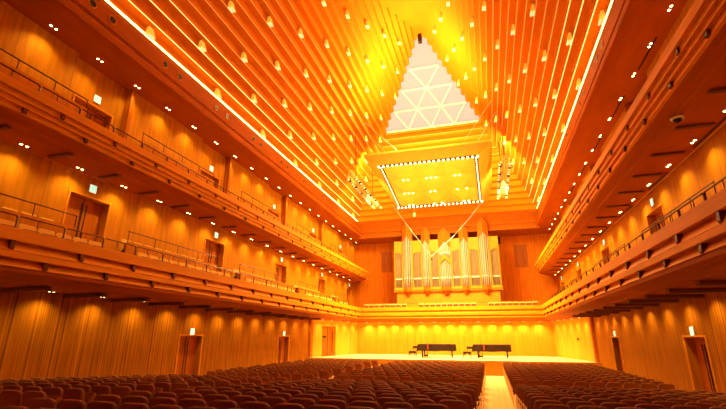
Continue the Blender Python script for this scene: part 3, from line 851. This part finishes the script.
# microphone hung on a V of cable
mc = thing('hanging_microphone', 'dark hanging microphone at the point of the white V cable before the organ', 'microphone', (-.96, 37.0, 9.09))
m = MB(); m.cyl((0, 0, .06), (0, 0, -.16), .045, .06, 10); m.sphere((0, 0, -.16), .06, 8, 6); m.build('capsule', M['black'], mc)
m = MB(); m.tube([(0, 0, .06), (0, 0, .16)], .02, 6); m.build('clamp', M['steel'], mc)
mv = [Vector((-4.50, 37.2, 14.45)), Vector((-3.4, 37.15, 12.78)), Vector((-2.2, 37.05, 11.0)), Vector((-.96, 37.0, 9.22)), Vector((1.1, 37.05, 11.0)), Vector((2.7, 37.15, 12.7)), Vector((4.10, 37.2, 14.45))]
cable(mv, .013, 'white V-shaped microphone cable hanging from the canopy before the organ', 'steel', 'microphone_cable')
# small camera pod under the canopy
t = thing('hanging_spotlight', 'small pale spotlight hanging below the far left part of the canopy', 'light', (-2.4, 37.3, 13.35))
m = MB(); m.cyl((0, 0, .05), (0, 0, -.28), .13, .11, 12); m.build('housing', M['lamph'], t)
m = MB(); m.cyl((0, 0, -.28), (0, 0, -.31), .08, .07, 12); m.build('lens', M['black'], t)
m = MB(); m.cyl((0, 0, .05), (0, 0, .9), .02); m.build('stem', M['lamph'], t)

# lighting bars either side of the canopy
def light_bar(s):
    t = thing('lighting_bar', 'long hanging truss crowded with spotlights %s of the canopy' % SIDE[s], 'lighting truss', (s*5.4, 27.2, 13.75))
    L_ = 8.2 if s < 0 else 8.2
    m = MB()
    for dx, dz in ((-.18, 0), (.18, 0), (0, .32)): m.tube([(dx, 0, dz), (dx, L_, dz)], .03, 6)
    for i in range(17):
        y = i*L_/16; m.tube([(-.18, y, 0), (.18, y, 0), (0, y, .32), (-.18, y, 0)], .018, 4)
        if i < 16: m.tube([(-.18, y, 0), (0, y+L_/32, .32), (.18, y+L_/16, 0)], .015, 4)
    m.build('truss', M['truss'], t)
    for i in range(16):
        y = .25+i*L_/16.3
        for q in (-1, 1):
            x = q*.27; rr = random.uniform(-.3, .3)
            m = MB(); a = Vector((x, y, -.10)); d = Vector((-s*.10+q*.06, .12*rr+.02, -.24)); m.cyl(a, a+d, .075, .105, 9); m.cyl(a, a+Vector((0, 0, .18)), .015, n=5)
            o = m.build('spotlight', M['lamph'] if (i+q) % 3 else M['plack'], t)
            m = MB(); m.cyl(a+d, a+d*1.03, .085, .085, 9); m.build('lens', M['white'] if i % 2 else M['lenss'], o)
    return t
light_bar(-1); light_bar(1)
for s in (-1, 1):
    for q, y in enumerate((28.6, 33.6)):
        k_ = (5.35-.0)
        zt_ = ZB+(WB-5.4)/(WB-.25)*(ZA-ZB)-.1
        cable([(s*5.4, y, 14.07), (s*5.4, y-.15, zt_)], .035, 'dark hoist cable of the %s lighting bar, %s end' % (SIDE[s], ('stalls', 'organ')[q]), 'dark', 'hoist_cable')

# ================================================================= PIANOS AND CHAIRS
def piano(px, label, L_, dy=0):
    t = thing('grand_piano', label, 'piano', (px, 33.6, STAGE), group=None)
    # plan: keyboard at left (x=0), spine at the back (y=1.45), bent side towards the stalls
    W_ = 1.48
    out = [(0, 0), (.55, 0), (.95, .04), (1.35, .16), (1.70, .34), (2.05, .48), (2.45, .56), (L_-.08, .72), (L_, .95), (L_-.02, W_-.1), (L_-.12, W_), (0, W_)]
    m = MB(); m.prism([(x+.04 if x == 0 else x-.03 if x > 2 else x, y+.03) for x, y in out], .60, .97, lambda u, v, h: Vector((u, v, h))); m.build('piano_case', M['plack'], t)
    m = MB()                       # quilted cover draped over it
    n = len(out); rings = []
    cx_, cy_ = L_*.45, W_*.55
    for z, g_ in ((.50, .035), (.56, .03), (.80, .02), (.94, .012), (.985, -.01), (1.0, -.04)):
        r = []
        for i, (x, y) in enumerate(out):
            d = Vector((x-cx_, y-cy_)).normalized(); w_ = .018*math.sin(i*2.3)*(1 if z < .9 else .2)
            zz = z if x > .3 or z > .9 else z-.0
            r.append(Vector((x+d.x*(g_+w_)-( .10*(1-(z-.5)*2) if x == 0 else 0), y+d.y*(g_+w_), zz + (.012*math.sin(i*1.7) if z == .50 else 0))))
        rings.append(r)
    m.sweep(rings, close=True); m.f.append(tuple(len(rings)*n-n+i for i in range(n)))
    m.build('piano_cover', M['pcover'], t)
    m = MB(); m.box(.72, .80, -.045, -.035, .62, .98); m.build('cover_strap', M['ptrim'], t)
    for x, y in ((.32, .16), (.32, W_-.2), (L_-.30, .95)):
        m = MB(); m.prism([(-.07, 0), (.07, 0), (.09, .1), (.05, .3), (.045, .62)], -.05, .05, lambda u, v, h: Vector((0, 0, 0)))
        m = MB(); m.cyl((x, y, .62), (x, y, .30), .085, .055, 8); m.cyl((x, y, .30), (x, y, .09), .055, .075, 8)
        l = m.build('leg', M['plack'], t); m = MB(); m.cyl((x, y-.03, .05), (x, y+.03, .05), .05, n=10); m.box(x-.05, x+.05, y-.04, y+.04, .06, .10); m.build('caster', M['brass'], l)
    m = MB()
    for x in (.42, .62): m.tube([(x, W_*.55, .62), (x, W_*.55, .12)], .018, 6)
    m.box(.38, .66, W_*.55-.05, W_*.55+.05, .08, .20)
    m.build('pedal_lyre', M['plack'], t)
    for i in range(3):
        m = MB(); m.box(.45+i*.055, .475+i*.055, W_*.55-.20, W_*.55-.04, .09, .11); m.build('pedal', M['brass'], t)
    return t
piano(-5.34+CX, 'left covered concert grand piano on the stage', 2.76)
piano(-1.25+CX, 'right covered concert grand piano on the stage', 2.68)
def pchair(x, y, label):
    t = thing('piano_chair', label, 'chair', (x, y, STAGE), rz=-.25)
    m = MB(); m.box(-.25, .25, -.18, .18, .40, .50); m.build('seat', M['chairseat'], t, bevel=.025)
    m = MB(); m.box(-.27, .27, -.20, .20, .34, .40); m.build('seat_frame', M['plack'], t)
    for a in (-1, 1):
        for b in (-1, 1):
            m = MB(); m.cyl((a*.21, b*.15, .36), (a*.25, b*.18, 0), .035, .022, 8); m.build('leg', M['plack'], t)
    m = MB()
    for a in (-1, 1): m.tube([(a*.17+.12, .20, .40), (a*.17+.16, .32, .78)], .018, 6)
    m.build('back_post', M['plack'], t)
    m = MB(); m.box(-.12, .42, .29, .35, .66, .86, Matrix.Translation((0, 0, 0))); m.build('backrest', M['chairseat'], t, bevel=.02)
    return t
pchair(-5.80+CX, 34.0, 'dark piano chair beside the keyboard of the left piano')
pchair(-1.72+CX, 34.0, 'dark piano chair between the two covered pianos')

# ================================================================= LIGHT
# flood under the canopy onto the stage
c0 = q4(.5, .5, .55)
lamp('AREA', (0, 32.5, 13.2), 4000, (1, .80, .36), (0, 33.6, 1), 5.0, 4.0, name='canopy_flood')
lamp('POINT', (0, 29.0, 9.0), 1500, (1, .76, .26), size=.5, name='hall_fill')  # added fill for balcony faces and seats, no pendant hangs here
# lighting bars onto stage and choir, then added canopy and end wall fills
for s in (-1, 1):
    for y in (28.5, 31.5, 34.5):
        lamp('SPOT', (s*5.2, y, 13.3), 2000, (1, .80, .36), (s*2.0, y+2.5, 1.5), .2, angle=1.5, blend=.8, name='bar_spot')
    lamp('SPOT', (s*7.3, 22.0, 5.3), 1500, (1, .76, .26), (s*-.5, 31, 14.6), .2, angle=.75, blend=.8, name='canopy_fill')  # added fill from the balcony fronts to brighten the canopy
    lamp('SPOT', (s*7.0, 33.5, 9.3), 500, (1, .72, .22), (s*7.0, YB, 8.5), .2, angle=1.6, blend=.8, name='end_wall_fill')  # added fill to brighten the wall behind the organ
# uplights on top of the canopy washing the vault
for x in (-2.5, 2.5):
    lamp('SPOT', (x, 29.4, 15.8), 900, (1, .78, .28), (x*.2, 25, 25), .3, angle=2.0, blend=.9, name='canopy_uplight')
lamp('AREA', (0, 34.3, 16.0), 800, (1, .76, .26), (0, 36.5, 18), 7.0, 2.0, name='canopy_uplight_far')
lamp('POINT', (0, 25.5, 18.8), 3300, (1, .78, .28), size=.4, name='vault_fill')  # unseen point fill added inside the vault
for s in (-1, 1):
    lamp('AREA', (s*5.6, 32.3, 14.3), 450, (1, .76, .26), (s*5.6, 37, 15), .3, 6.0, name='bar_uplight')
for y in (1, 9, 17):  # unseen floating fill points added along the hall axis
    lamp('POINT', (0, y, 16.5), 60, (1, .70, .20), size=.4, name='house_fill')
w = bpy.data.worlds.new('world'); bpy.context.scene.world = w; w.use_nodes = True
w.node_tree.nodes['Background'].inputs['Color'].default_value = (.02, .012, .006, 1); w.node_tree.nodes['Background'].inputs['Strength'].default_value = .3

sc = bpy.context.scene
sc.view_settings.view_transform = 'Standard'; sc.view_settings.look = 'None'; sc.view_settings.gamma = 1; sc.view_settings.use_curve_mapping = False
sc.view_settings.exposure = 0.32
try:
    sc.cycles.use_denoising = True; sc.cycles.max_bounces = 6; sc.cycles.diffuse_bounces = 4; sc.cycles.glossy_bounces = 2
    sc.cycles.sample_clamp_indirect = 6; sc.cycles.use_light_tree = True; sc.cycles.caustics_reflective = False; sc.cycles.caustics_refractive = False
except Exception: pass
